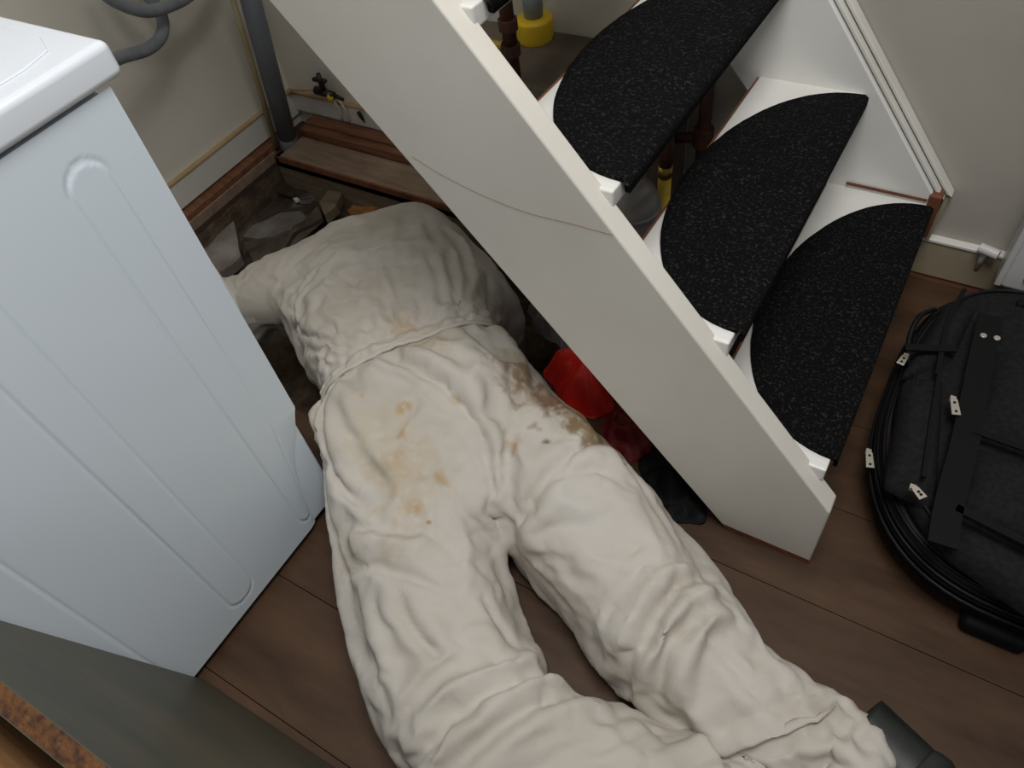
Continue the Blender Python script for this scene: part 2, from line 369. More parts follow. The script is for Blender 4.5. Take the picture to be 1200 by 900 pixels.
# wall stringer
wt = [(.008, .25), (.008, .14), (-.06, .14)]
w0 = aty(1097, 236, YW0); w1 = aty(972, 0, YW0)
slw = (w1.z - w0.z) / (w0.x - w1.x)
W0 = (w0.x, w0.z)
def wx(z): return W0[0] - (z - W0[1]) / slw
lowz = .16
prof = [(W0[0], W0[1]), (wx(2.4), 2.4), (wx(2.4) - .26, 2.4), (-.545, .30 + .12), (-.27, lowz), (W0[0] - .03, lowz)]
c_lo = aty(869, 95, YW0); c_hi = aty(856, 78, YW0)
prof = [(W0[0], W0[1]), (wx(1.8), 1.8), (c_hi.x - (1.8 - c_hi.z) / 1.2, 1.8), (c_hi.x, c_hi.z), (c_hi.x + (c_hi.z - .13) / 1.15, .13), (W0[0] - .02, .13), (W0[0], .19)]
MB().prism([(x, YW0, z) for x, z in prof], (0, YW1 - YW0, 0)).build('stringer', 'white_gloss', stair, bevel=.003)
# moulding lying on the wall stringer's top edge
mo = []
for off, y0, y1 in ((.0, YW0 + .008, YW1 - .012), (.012, YW0 + .02, YW1)):
    MB().prism([(W0[0] + off, y0, W0[1] + .004), (wx(1.8) + off, y0, 1.804), (wx(1.8) + off + .012, y0, 1.80), (W0[0] + off + .012, y0, W0[1] + .0)], (0, y1 - y0, 0)).build('moulding', 'skirting', stair, bevel=.002)
MB().prism([(W0[0] + .006, YW1 - .02, .108), (W0[0] + .012, YW1 - .02, W0[1]), (W0[0] + .02, YW1 - .02, W0[1]), (W0[0] + .014, YW1 - .02, .108)], (0, .02, 0)).build('stringer_end', 'skirting_tan', stair)
# treads
def tilt(y): return .026 * (YW0 - y) / .67 - .006      # the worn treads sit a little higher at the open side
RISE, GO, DEPTH = .196, .1645, .190
TZ = [.213 + i * RISE for i in range(8)]
for i, z in enumerate(TZ):
    xn = .004 - i * GO
    tb = MB().box(xn - DEPTH, xn, YI - .002, YW0 + .002, z - .026, z); tb.v = [(x, y, q + tilt(y)) for x, y, q in tb.v]
    o = tb.build('tread', 'white_gloss', stair, bevel=.003)
    tb = MB().box(xn - DEPTH - .003, xn - DEPTH, YI + .002, YW0 - .002, z - .025, z - .001); tb.v = [(x, y, q + tilt(y)) for x, y, q in tb.v]
    e = tb.build('tread_back_edge', 'raw_edge', stair)
    e['label'] = 'unpainted reddish back edge'
    # nose end standing proud over the near stringer
    xs_ = top0[0] - (z - top0[1]) / 1.215
    MB().box(xs_ - .030, xn, YI - .010, YI + .002, z - .026 + tilt(YI), z + tilt(YI) + .0003).build('tread_nose', 'white_gloss', stair, bevel=.003)
# dark red end of the lowest tread against the wall
tag(MB().box(-.001, .022, YW0 - .006, YW1 - .022, .135, .232).build('bare_corner', 'raw_edge', stair, bevel=.004), 'bare dark red corner piece')
tag(MB().box(-.15, -.002, YW0 - .004, YW0 - .001, .214, .219).build('bare_joint', 'raw_edge', stair), 'bare red joint line')

# half-moon mats
def mat_outline(i):
    xn = .008 - i * GO
    y0, y1 = YI + .012, YW0 - .012
    prof = {0: [(0, 0), (.055, .015), (.112, .06), (.152, .125), (.178, .2), (.193, .31), (.187, .40), (.160, .50), (.118, .59), (.072, .632), (0, .652)]}
    # depth against distance from the near end, scaled to the mat's width
    Wd = y1 - y0
    pts = []
    n = 40
    for k in range(n + 1):
        u = k / n
        a = math.pi * u
        y = y0 + Wd * (1 - math.cos(a)) / 2
        s = math.sin(a) ** .95 * .199 * (1 + .05 * math.cos(a))
        pts.append((xn - s, y))
    return xn, y0, y1, pts
labels = ['black half-moon carpet mat on the lowest stair tread', 'black half-moon carpet mat on the second stair tread from the floor',
          'black half-moon carpet mat on the third stair tread, nearest the yellow cap', 'black half-moon carpet mat on the fourth stair tread, cut by the top edge']
for i in range(4):
    z = TZ[i]; xn, y0, y1, pts = mat_outline(i)
    th = .006
    top = [(x, y, z + th) for x, y in pts]
    n = len(top); v = []; f = []
    # surface: for each station a row from the curved edge to the nose, wrapping over the nose
    m = 14
    for k, (x, y) in enumerate(pts):
        jag = .0022 * mnoise.noise(Vector((k * 5.1, i, 0)))
        row = [(x - jag, y, z + .0008), (x - jag, y, z + th)]
        for q in range(1, m): row.append((x + (xn - .006 - x) * q / m, y, z + th))
        e = min(1, 8 * math.sin(math.pi * k / (n - 1)) + .15)
        row += [(xn, y, z + th * .95), (xn + .006, y, z + th * .2), (xn + .0065, y, z - .016 * e)]
        row += [(xn + .0005, y, z - .016 * e)]
        v += [(a_, b_2, c_2 + tilt(b_2)) for a_, b_2, c_2 in row]
    R_ = m + 5
    R_ = len(v) // n
    for k in range(n - 1):
        for q in range(R_ - 1):
            a = k * R_ + q; f.append((a, a + 1, a + R_ + 1, a + R_))
    o = MB().add(v, f).build('stair_mat', 'carpet_black', smooth=True)
    tag(o, labels[i], 'stair mat', 'half-moon mats on the stair treads')

# ------------------------------------------------------------------ washing machine
WX1 = -.76; WY0, WY1 = -.20, .386; WZ = .830
wm = empty('washing_machine', (-1.06, .09, 0)); tag(wm, 'white washing machine with embossed side panel against the left wall', 'washing machine')
MB().box(-1.36, WX1 - .004, WY0, WY1 - .01, .018, WZ).build('body', 'enamel', wm, bevel=.006)
# embossed side panel: a height field with three long raised lozenges
def rr_dist(y, z, cy, hz0, hz1, r):      # signed distance to a stadium
    zc = min(max(z, hz0 + r), hz1 - r); return math.hypot(y - cy, z - zc) - r
ny, nz = 280, 200
v = []; f = []
for j in range(nz + 1):
    z = .018 + (WZ - .018) * j / nz
    for i in range(ny + 1):
        y = WY0 + (WY1 - WY0) * i / ny
        h = 0
        for cy in (.311, .135, -.048):
            d = rr_dist(y, z, cy, .045, .785, .026)
            h -= .0020 * max(0, 1 - abs(d) / .0032)
            if d < 0: h += .0009 * min(1, -d / .003)
        # lower rear corner drawn in
        tt = max(0, min(1, (.275 - z) / .25)); e_ = max(0, (y - (WY1 - .10)) / .10)
        x = WX1 + h - .018 * tt * e_ ** 2
        yy = y - .072 * tt ** .8 * e_ ** 1.5
        v.append((x, yy, z))
for j in range(nz):
    for i in range(ny):
        a = j * (ny + 1) + i; f.append((a, a + 1, a + ny + 2, a + ny + 1))
MB().add(v, f).build('side_panel', 'enamel', wm, smooth=True)
MB().box(-1.36, WX1 - .032, WY1 - .012, WY1 - .002, .05, WZ).build('rear_panel', 'enamel', wm, bevel=.003)
lid = MB().box(-1.375, WX1 + .007, WY0 - .01, WY1 + .02, WZ + .004, .872).build('lid', 'enamel_lid', wm, bevel=.009, seg=4)
MB().prism([(x, y, .8715) for x, y in ((-1.34, -.16), (-.81, -.16), (-.785, -.13), (-.785, .33), (-.795, .365), (-.83, .382), (-1.34, .382))], (0, 0, .0028)).build('lid_inset', 'enamel_lid', lid, bevel=.002)
MB().box(-1.33, WX1 - .01, WY0 + .02, WY1 - .03, WZ - .004, WZ + .006).build('seam', 'dirt', wm)
for x in (-1.30, -.82):
    for y in (-.14, .32): MB().tube([(x, y, 0), (x, y, .03)], .02, 14).build('foot', 'black_plastic', wm)
br = atx(160, 140, -.80)
tag(MB().prism([(-.80, WY1 - .002, .60), (-.80, WY1 + .012, .60), (-.80, WY1 + .020, .50), (-.80, WY1 + .012, .455), (-.80, WY1 - .002, .47)], (.012, 0, 0)).build('rear_bracket', 'skirting', wm, bevel=.001), 'cream plastic hose bracket at the rear')
MB().prism([(-.80, WY1 + .012, .462), (-.80, WY1 + .03, .444), (-.80, WY1 + .028, .436), (-.80, WY1 + .008, .45)], (.012, 0, 0)).build('bracket_tip', 'grey_metal', wm)

# ------------------------------------------------------------------ hatch lid standing in front of the machine, pine shelf behind it
F0 = at(240, 797, 0); lidh = Vector((0, -.095, .570))
hl = empty('hatch_lid', F0); tag(hl, 'grey painted wooden hatch lid standing on edge in front of the washing machine', 'hatch lid')
a = Vector((F0.x, F0.y, 0.001)); b_ = a + Vector((1.0, .02, 0)); nrm = (b_ - a).cross(lidh).normalized()
if nrm.y > 0: nrm = -nrm
MB().prism([a + nrm * .001, b_ + nrm * .001, b_ + lidh + nrm * .001, a + lidh + nrm * .001], nrm * .018).build('board', 'chip_edge', hl)
MB().prism([a, b_, b_ + lidh, a + lidh], nrm * .001).build('face_sheet', 'lid_grey', hl)
MB().prism([a + nrm * .019, b_ + nrm * .019, b_ + lidh + nrm * .019, a + lidh + nrm * .019], nrm * .001).build('back_sheet', 'lid_grey', hl)
q0 = at(0, 846, .60)
tag(MB().box(-.745, -.38, -.42, min(q0.y, -.128), .0, .60).build('pine_cabinet', 'pine', bevel=.006), 'orange pine cabinet corner in front of the grey hatch lid', 'cabinet')

# ------------------------------------------------------------------ radiator
rd = empty('radiator', (.4, 1.33, .07)); tag(rd, 'white panel radiator hanging on the right wall above the backpack', 'radiator')
MB().box(.168, .95, 1.30, 1.355, .085, .62).build('panel', 'radiator', rd, bevel=.012, seg=4)
for i in range(22):
    x = .20 + i * .033
    MB().box(x, x + .018, 1.293, 1.302, .12, .59).build('rib', 'radiator', rd, bevel=.004)
MB().box(.160, .172, 1.30, 1.365, .09, .61).build('side_cover', 'radiator', rd, bevel=.003)
MB().tube([(.115, 1.355, .125), (.15, 1.345, .125)], .010, 14).build('valve', 'radiator', rd, bevel=.001)
MB().tube([(.128, 1.355, .125), (.128, 1.372, .06)], .006, 10).build('valve_pipe', 'radiator', rd, smooth=True)
MB().box(.23, .25, 1.288, 1.30, .10, .115).build('clip', 'radiator', rd, bevel=.002)

# ------------------------------------------------------------------ crumpled things between the person and the stairs
def crumple(name, m, px, z, rx, ry, h, seed, label, cat, rot=0, n=34, fold=9):
    c = at(px[0], px[1], z); v = []; f = []
    for j in range(n + 1):
        for i in range(n * 2):
            a = math.pi * i / n; r_ = j / n
            q = Vector((math.cos(a) * r_, math.sin(a) * r_, 0)); edge = 1 + .28 * mnoise.noise(Vector((math.cos(a) * 1.6, math.sin(a) * 1.6, seed)))
            X, Y = q.x * rx * edge, q.y * ry * edge
            w = Vector((X * fold, Y * fold, seed)); d_ = mnoise.noise_vector(w * 1.3)
            fac = abs(mnoise.noise(w * 1.5 + d_ * .6)) ; zz = h * (1 - r_ ** 2.2) * (.55 + .9 * fac) + .012 * mnoise.noise(w * 3)
            X2 = X * math.cos(rot) - Y * math.sin(rot) + .018 * d_.x; Y2 = X * math.sin(rot) + Y * math.cos(rot) + .018 * d_.y
            v.append((c.x + X2, c.y + Y2, z + max(.001, zz)))
    N2 = n * 2
    for j in range(n):
        for i in range(N2): f.append((j * N2 + i, j * N2 + (i + 1) % N2, (j + 1) * N2 + (i + 1) % N2, (j + 1) * N2 + i))
    v_rim = len(v)
    for i in range(N2): p = v[n * N2 + i]; v.append((p[0], p[1], z))
    for i in range(N2): f.append((n * N2 + i, n * N2 + (i + 1) % N2, v_rim + (i + 1) % N2, v_rim + i))
    f.append(tuple(range(v_rim, v_rim + N2)))
    o = MB().add(v, f).build(name, m); return tag(o, label, cat)
crumple('red_cloth', 'red_cloth', (680, 452), 0, .095, .060, .11, 3.3, 'bright red crumpled cloth wedged between the white coverall and the stair board', 'cloth', rot=-.6, fold=9)
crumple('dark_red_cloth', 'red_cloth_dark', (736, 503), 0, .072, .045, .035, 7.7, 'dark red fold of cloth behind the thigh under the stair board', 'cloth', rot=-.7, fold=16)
crumple('plastic_wrap', 'grey_plastic', (648, 378), -.06, .09, .04, .07, 5.1, 'crumpled grey plastic wrap above the red cloth beside the hatch', 'wrap', rot=-.7, fold=22)
crumple('gap_shade', 'bag_dark', (790, 562), 0, .095, .05, .03, 9.4, 'black crumpled patch standing in for the deep shade under the stair board', 'cloth', rot=-.75, fold=12)  # black patch added for the deep shade on the floor here
# ------------------------------------------------------------------ the backpack lying on the floor
bp0 = Vector((.33, .95, 0))
bag = empty('backpack', bp0); tag(bag, 'black backpack with zipped pockets lying flat on the brown floor', 'backpack')
BX0, BX1, BY0, BY1 = .052, .52, .640, 1.262
def bag_outline(grow, n=72):
    """rounded outline of the bag seen from above, larger corners at the base end"""
    cx, cy = (BX0 + BX1) / 2, (BY0 + BY1) / 2; hx, hy = (BX1 - BX0) / 2 + grow, (BY1 - BY0) / 2 + grow
    out = []
    for k in range(n):
        a = 2 * math.pi * k / n; c, s_ = math.cos(a), math.sin(a)
        ex = 2.35 if (s_ < 0 and c < 0) else 3.4
        x = cx + hx * math.copysign(abs(c) ** (2 / ex), c); y = cy + hy * math.copysign(abs(s_) ** (2 / ex), s_)
        out.append((x - .10 * (y - cy) * 0, y - .0 * (x - cx)))
    return out
def bag_layer(levels, name, m, parent, n=72, warp=.004, dome=0, sub=1):
    v = []; f = []
    for z, gr in levels:
        for x, y in bag_outline(gr, n):
            w = warp * mnoise.noise(Vector((x * 9, y * 9, z * 12)))
            v.append((x + w, y + w, z + w * .6))
    L_ = len(levels)
    for a in range(L_ - 1):
        for i in range(n): f.append((a * n + i, a * n + (i + 1) % n, (a + 1) * n + (i + 1) % n, (a + 1) * n + i))
    f.append(tuple(range(n))[::-1])
    # domed, slightly buckled top
    base = (L_ - 1) * n; z, gr = levels[-1]; cx, cy = (BX0 + BX1) / 2, (BY0 + BY1) / 2; last = base
    for k in (.9, .75, .55, .3):
        st_ = len(v)
        for x, y in bag_outline(gr, n):
            X, Y = cx + (x - cx) * k, cy + (y - cy) * k
            v.append((X, Y, z + dome * (1 - k * k) + .007 * mnoise.noise(Vector((X * 7, Y * 7, 3)))))
        for i in range(n): f.append((last + i, last + (i + 1) % n, st_ + (i + 1) % n, st_ + i))
        last = st_
    v.append((cx, cy, z + dome)); 
    for i in range(n): f.append((last + i, last + (i + 1) % n, len(v) - 1))
    return MB().add(v, f).build(name, m, parent, smooth=True, sub=sub)
bag_layer([(.003, -.03), (.02, -.012), (.04, .0), (.062, .002), (.072, -.004)], 'back_section', 'bag_dark', bag)
bag_layer([(.070, -.010), (.082, -.004), (.104, -.006), (.112, -.012)], 'main_section', 'bag_brown', bag)
bag_layer([(.108, -.018), (.118, -.013), (.140, -.018), (.150, -.030)], 'front_section', 'bag_fabric', bag, dome=.012)
for z, gr in ((.071, .004), (.090, .0005), (.111, -.008), (.148, -.026)):
    pts = [(x, y, z) for x, y in bag_outline(gr)]
    MB().tube(pts + pts[:1], .0031, 8, cap=False).build('piping', 'bag_trim', bag, smooth=True)
for z, gr in ((.081, .001), (.101, -.001)):
    pts = [(x, y, z) for x, y in bag_outline(gr)]
    MB().tube(pts + pts[:1], .0024, 6, cap=False).build('zip_track', 'bag_dark', bag, smooth=True)
# raised pocket on the front, straps, ribs
def pad(px, z, th, name, m, parent=None, label=None, n=7, puff=.008):
    """a padded panel over a four-sided outline given as photo points"""
    A, B, C_, D = [at(x, y, z) for x, y in px]; v = []; f = []
    for j in range(n + 1):
        for i in range(n + 1):
            u, w = i / n, j / n
            p = (A.lerp(B, u)).lerp(D.lerp(C_, u), w)
            e = min(1, 6 * min(u, 1 - u)) * min(1, 6 * min(w, 1 - w))
            bul = math.sin(math.pi * u) * math.sin(math.pi * w)
            v.append((p.x, p.y, z - th * (1 - e) + puff * bul + .004 * mnoise.noise(p * 18)))
    for j in range(n):
        for i in range(n): a = j * (n + 1) + i; f.append((a, a + 1, a + n + 2, a + n + 1))
    k = (n + 1) ** 2
    rim = [i for i in range(n + 1)] + [j * (n + 1) + n for j in range(1, n + 1)] + [n * (n + 1) + i for i in range(n - 1, -1, -1)] + [j * (n + 1) for j in range(n - 1, 0, -1)]
    for r_ in rim: p = v[r_]; v.append((p[0], p[1], z - th - .012))
    R_ = len(rim)
    for i in range(R_): f.append((rim[i], k + i, k + (i + 1) % R_, rim[(i + 1) % R_]))
    o = MB().add(v, f).build(name, m, parent or bag, smooth=True, sub=1)
    if label: o['label'] = label
    return o
ZT = .175
pad([(1112, 345), (1150, 352), (1118, 425), (1060, 432)], ZT - .004, .02, 'top_panel', 'bag_fabric')
pad([(1062, 436), (1112, 430), (1102, 590), (1040, 560)], ZT, .02, 'side_pocket', 'bag_fabric')
pad([(1166, 398), (1290, 425), (1280, 545), (1150, 492)], ZT + .004, .02, 'upper_pocket', 'bag_fabric')
pad([(1146, 512), (1278, 565), (1262, 662), (1128, 590)], ZT + .006, .02, 'middle_pocket', 'bag_fabric')
pad([(1124, 604), (1258, 676), (1238, 730), (1112, 640)], ZT - .004, .02, 'lower_pocket', 'bag_fabric')
def strap(px, z, w, name='strap', m='bag_dark', th=.004):
    pts = smooth_path([at(x, y, z) for x, y in px], 6); v = []; f = []
    for i, p in enumerate(pts):
        t = (pts[min(i + 1, len(pts) - 1)] - pts[max(i - 1, 0)]).normalized(); l = t.cross(Vector((0, 0, 1))).normalized() * w
        v += [p - l, p - l + Vector((0, 0, th)), p + l + Vector((0, 0, th)), p + l]
    for i in range(len(pts) - 1):
        for j in range(4): f.append((i * 4 + j, i * 4 + (j + 1) % 4, i * 4 + 4 + (j + 1) % 4, i * 4 + 4 + j))
    e = len(v); f += [(0, 1, 2, 3), (e - 4, e - 3, e - 2, e - 1)]
    return MB().add(v, f).build(name, m, bag, smooth=False)
strap([(1160, 372), (1146, 440), (1130, 520), (1112, 590), (1104, 640)], ZT + .008, .019)
strap([(1060, 408), (1120, 410)], ZT + .006, .007)
strap([(1130, 340), (1110, 380), (1098, 440)], ZT + .004, .004, 'zip_track')
strap([(1100, 440), (1090, 500), (1082, 560)], ZT + .010, .003, 'zip_track')
strap([(1140, 505), (1210, 530), (1290, 560)], ZT + .010, .006)
strap([(1120, 596), (1200, 636), (1270, 672)], ZT + .008, .006)
def puller(px, py, z, ang, name='zip_puller', L_=.034, lab='small pale metal zip puller'):
    c = at(px, py, z); d = Vector((math.cos(ang), math.sin(ang), 0)); n_ = Vector((-d.y, d.x, 0))
    out = []
    for a, b in ((0, -.0035), (.006, -.0055), (L_, -.0065), (L_, .0065), (.006, .0055), (0, .0035)): out.append(c + d * a + n_ * b)
    o = MB().prism(out, (0, 0, .002)).build(name, 'steel', bag, bevel=.0006); o['label'] = lab
    for a in (.011, L_ - .006):
        cc = c + d * a + Vector((0, 0, .0022))
        MB().tube([cc, cc + Vector((0, 0, .0006))], .0022, 8).build('hole', 'bag_dark', o)
    MB().box(c.x - .004, c.x + .004, c.y - .004, c.y + .004, c.z - .006, c.z).build('slider', 'steel', o)
puller(1117, 466, ZT + .018, math.radians(-72))
puller(1018, 528, .096, math.radians(-72))
puller(1062, 416, .150, math.radians(-100), L_=.026)
puller(1070, 570, ZT + .014, math.radians(-40), L_=.022)
for px, py in ((1152, 394), (1168, 397)):
    c = at(px, py, ZT + .012); o = MB().tube([c, c + Vector((0, 0, .003))], .0052, 16).build('rivet', 'steel', bag, bevel=.0008); o['label'] = 'small round metal rivet'
MB().tube(smooth_path([(.20, 1.19, .155), (.205, 1.262, .10), (.26, 1.275, .085), (.315, 1.262, .10), (.32, 1.19, .155)], 6), .008, 10).build('carry_handle', 'bag_dark', bag, smooth=True)
MB().tube(smooth_path([(.075, 1.15, .13), (.055, 1.10, .15), (.052, 1.05, .14), (.066, 1.0, .13)], 6), .0045, 8).build('side_loop', 'bag_trim', bag, smooth=True)
MB().box(.25, .34, .628, .70, .0, .035).build('base_foot', 'bag_dark', bag, bevel=.012, seg=3)

def coverall_material():
    """off-white cloth with fine crinkles and soil marks that sit at fixed places on the garment"""
    m = bpy.data.materials.new('coverall'); m.use_nodes = True; nt = m.node_tree; N = nt.nodes; L = nt.links
    b = N['Principled BSDF']; b.inputs['Roughness'].default_value = .85; b.inputs['Specular IOR Level'].default_value = .18
    tc = N.new('ShaderNodeTexCoord'); obj = tc.outputs['Object']
    def noise(sc, det, dis=0):
        n = N.new('ShaderNodeTexNoise'); n.inputs['Scale'].default_value = sc; n.inputs['Detail'].default_value = det; n.inputs['Distortion'].default_value = dis
        L.new(obj, n.inputs['Vector']); return n.outputs[0]
    def ramp(src, a, c, c0=(0, 0, 0, 1), c1=(1, 1, 1, 1)):
        r = N.new('ShaderNodeValToRGB'); r.color_ramp.elements[0].position = a; r.color_ramp.elements[1].position = c
        r.color_ramp.elements[0].color = c0; r.color_ramp.elements[1].color = c1; L.new(src, r.inputs[0]); return r.outputs[0]
    def math_(op, a, c):
        n = N.new('ShaderNodeMath'); n.operation = op; n.use_clamp = False
        for i, s in enumerate((a, c)):
            if isinstance(s, (int, float)): n.inputs[i].default_value = s
            else: L.new(s, n.inputs[i])
        return n.outputs[0]
    col = ramp(noise(7, 4), .35, .7, (.57, .535, .485, 1), (.49, .45, .39, 1))
    def blend(fac, c, prev):
        mx = N.new('ShaderNodeMix'); mx.data_type = 'RGBA'; L.new(fac, mx.inputs['Factor']); L.new(prev, mx.inputs['A']); mx.inputs['B'].default_value = (*c, 1)
        return mx.outputs['Result']
    rag = noise(28, 8, .6); rag2 = noise(60, 6)
    for (px, py, z, rad, c, st) in STAINS:
        p = at(px, py, z); d = N.new('ShaderNodeVectorMath'); d.operation = 'DISTANCE'; L.new(obj, d.inputs[0]); d.inputs[1].default_value = p
        e = math_('DIVIDE', d.outputs['Value'], rad)
        e = math_('ADD', e, math_('MULTIPLY', math_('SUBTRACT', rag, .5), 2.0))
        f_ = ramp(e, .35, 1.25, (st, st, st, 1), (0, 0, 0, 1)); f_ = math_('MULTIPLY', f_, ramp(rag2, .25, .52))
        col = blend(f_, c, col)
    L.new(col, b.inputs['Base Color'])
    bp = N.new('ShaderNodeBump'); bp.inputs['Strength'].default_value = .55; bp.inputs['Distance'].default_value = .006
    vo = N.new('ShaderNodeTexNoise'); vo.noise_type = 'RIDGED_MULTIFRACTAL'; vo.inputs['Scale'].default_value = 7; vo.inputs['Detail'].default_value = 3; vo.inputs['Roughness'].default_value = .4; 
    wn_ = N.new('ShaderNodeTexNoise'); wn_.inputs['Scale'].default_value = 9; wn_.inputs['Detail'].default_value = 3; L.new(obj, wn_.inputs['Vector'])
    va = N.new('ShaderNodeVectorMath'); va.operation = 'MULTIPLY_ADD'; L.new(wn_.outputs['Color'], va.inputs[0]); va.inputs[1].default_value = (.12, .12, .12); L.new(obj, va.inputs[2])
    L.new(va.outputs[0], vo.inputs['Vector'])
    h = math_('ADD', math_('MULTIPLY', vo.outputs[0], .35), math_('MULTIPLY', noise(22, 6, 1.2), .5))
    L.new(h, bp.inputs['Height']); L.new(bp.outputs[0], b.inputs['Normal'])
    MATS['coverall'] = m
BR, YE, GR = (.16, .085, .04), (.42, .25, .09), (.36, .30, .22)
STAINS = [(640, 465, .18, .055, (.20, .11, .05), .8), (700, 512, .14, .06, (.30, .20, .09), .8), (600, 520, .2, .02, (.38, .22, .10), .8), (465, 540, .22, .03, YE, .55),
          (610, 432, .20, .07, (.34, .26, .17), .75), (690, 500, .15, .08, (.30, .22, .13), .8), (440, 520, .22, .10, (.50, .42, .29), .5), (500, 400, .22, .07, (.45, .35, .22), .5),
          (660, 480, .17, .060, BR, .9), (628, 445, .20, .060, (.22, .14, .09), .85), (668, 490, .15, .03, (.40, .17, .03), .9), (600, 425, .21, .04, BR, .6), (590, 415, .21, .045, GR, .7), (700, 510, .16, .055, (.24, .17, .09), .75), (720, 530, .14, .04, (.26, .19, .10), .7),
          (465, 508, .23, .016, YE, .9), (430, 465, .22, .014, YE, .8), (473, 475, .23, .016, YE, .6), (512, 555, .21, .030, YE, .65), (455, 575, .20, .016, YE, .7), (485, 595, .19, .018, YE, .7),
          (598, 500, .21, .018, (.36, .20, .10), .75), (535, 470, .22, .018, YE, .5), (640, 520, .19, .010, BR, .8), (502, 612, .18, .006, (.40, .14, .03), .9), (470, 385, .2, .04, YE, .35),
          (440, 350, .18, .05, GR, .35), (520, 410, .22, .022, GR, .6), (400, 650, .15, .06, GR, .45), (480, 560, .2, .09, (.48, .38, .24), .45), (590, 380, .19, .03, GR, .5), (800, 700, .15, .07, GR, .4), (950, 840, .12, .05, GR, .35),
          (470, 640, .18, .05, (.46, .38, .26), .4)]
coverall_material()

# ------------------------------------------------------------------ the person
def loft(mb, sts, n=28, ex=2.4):
    """closed tapering form through stations (centre, half width, half height)"""
    C = [Vector(s[0]) for s in sts]; rings = []
    # resample for smoothness
    path = []; K = 5
    for i in range(len(C) - 1):
        for j in range(K): path.append((i, j / K))
    path.append((len(C) - 2, 1.0))
    def cr(a, b, c, d, t): return .5 * ((2 * b) + (c - a) * t + (2 * a - 5 * b + 4 * c - d) * t * t + (3 * b - a - 3 * c + d) * t ** 3)
    def g(L, i): return L[max(0, min(len(L) - 1, i))]
    pts = []; 
    for i, t in path:
        p = cr(g(C, i - 1), g(C, i), g(C, i + 1), g(C, i + 2), t)
        w = sts[i][1] * (1 - t) + sts[i + 1][1] * t; h = sts[i][2] * (1 - t) + sts[i + 1][2] * t
        pts.append((p, w, h))
    v = []
    lat = None
    for k, (p, w, h) in enumerate(pts):
        tg = (pts[min(k + 1, len(pts) - 1)][0] - pts[max(k - 1, 0)][0]).normalized()
        l = tg.cross(Vector((0, 0, 1)))
        if l.length < .25 and lat: l = lat - tg * lat.dot(tg)
        l.normalize()
        if lat and l.dot(lat) < 0: l = -l
        lat = l; u = l.cross(tg); u.normalize()
        for j in range(n):
            a = 2 * math.pi * j / n; c, s_ = math.cos(a), math.sin(a)
            v.append(p + l * w * math.copysign(abs(c) ** (2 / ex), c) + u * h * math.copysign(abs(s_) ** (2 / ex), s_))
    m = len(pts); f = []
    for i in range(m - 1):
        for j in range(n): f.append((i * n + j, i * n + (j + 1) % n, (i + 1) * n + (j + 1) % n, (i + 1) * n + j))
    v += [pts[0][0], pts[-1][0]]
    for j in range(n):
        f.append((j, (j + 1) % n, m * n)[::-1]); f.append(((m - 1) * n + j, (m - 1) * n + (j + 1) % n, m * n + 1))
    mb.add(v, f)

def figure(k):
    """trunk, legs and sleeves; k = 1 the coverall's fullness, less for the body inside it"""
    mb = MB()
    def q(px, py, z): return at(px, py, z)
    z0 = .0
    # trunk: from the seat over the waist to the shoulders
    loft(mb, [(q(536, 618, .100), .125 * k, .075 * k), (q(522, 550, .115), .185 * k, .100 * k), (q(504, 498, .125), .234 * k, .112 * k),
              (q(496, 455, .125), .215 * k, .100 * k), (q(484, 428, .122), .200 * k, .090 * k),
              (q(476, 396, .115), .212 * k, .096 * k), (q(462, 350, .095), .240 * k, .100 * k), (q(446, 304, .072), .232 * k, .085 * k),
              (q(429, 275, .045), .195 * k, .062 * k)], ex=2.7)
    # left leg in the picture
    loft(mb, [(q(440, 500, .105), .080 * k, .08 * k), (q(461, 565, .10), .124 * k, .090 * k), (q(487, 635, .095), .130 * k, .088 * k), (q(503, 710, .09), .121 * k, .085 * k),
              (q(523, 787, .085), .118 * k, .080 * k), (q(556, 846, .085), .115 * k, .080 * k), (q(622, 890, .085), .096 * k, .078 * k), (q(705, 920, .085), .086 * k, .074 * k),
              (q(785, 957, .085), .084 * k, .072 * k), (q(870, 988, .08), .078 * k, .068 * k), (q(930, 1022, .075), .070 * k, .062 * k)])
    # right leg in the picture
    loft(mb, [(q(570, 470, .115), .085 * k, .082 * k), (q(625, 530, .110), .112 * k, .092 * k), (q(676, 603, .10), .125 * k, .092 * k), (q(722, 660, .095), .118 * k, .088 * k),
              (q(762, 715, .09), .112 * k, .083 * k), (q(806, 764, .085), .088 * k, .078 * k), (q(858, 808, .08), .080 * k, .072 * k), (q(915, 846, .075), .076 * k, .066 * k),
              (q(968, 868, .07), .074 * k, .062 * k), (q(1003, 880, .066), .070 * k, .056 * k)])
    # sleeves
    loft(mb, [(q(372, 325, .065), .115 * k, .080 * k), (q(330, 338, .05), .105 * k, .075 * k), (q(292, 353, .03), .070 * k, .06 * k), (q(245, 352, -.01), .058 * k, .055 * k),
              (Vector((-1.47, .68, -.10)), .052 * k, .052 * k), (Vector((-1.43, .62, -.24)), .044 * k, .044 * k)])
    loft(mb, [(q(548, 335, .070), .080 * k, .080 * k), (q(570, 360, .03), .070 * k, .080 * k), (q(582, 385, -.06), .060 * k, .07 * k), (q(580, 392, -.18), .055 * k, .055 * k),
              (q(565, 365, -.28), .048 * k, .048 * k)])
    return mb
def realise(o):
    dg = bpy.context.evaluated_depsgraph_get(); dg.update()
    me = bpy.data.meshes.new_from_object(o.evaluated_get(dg))
    return me
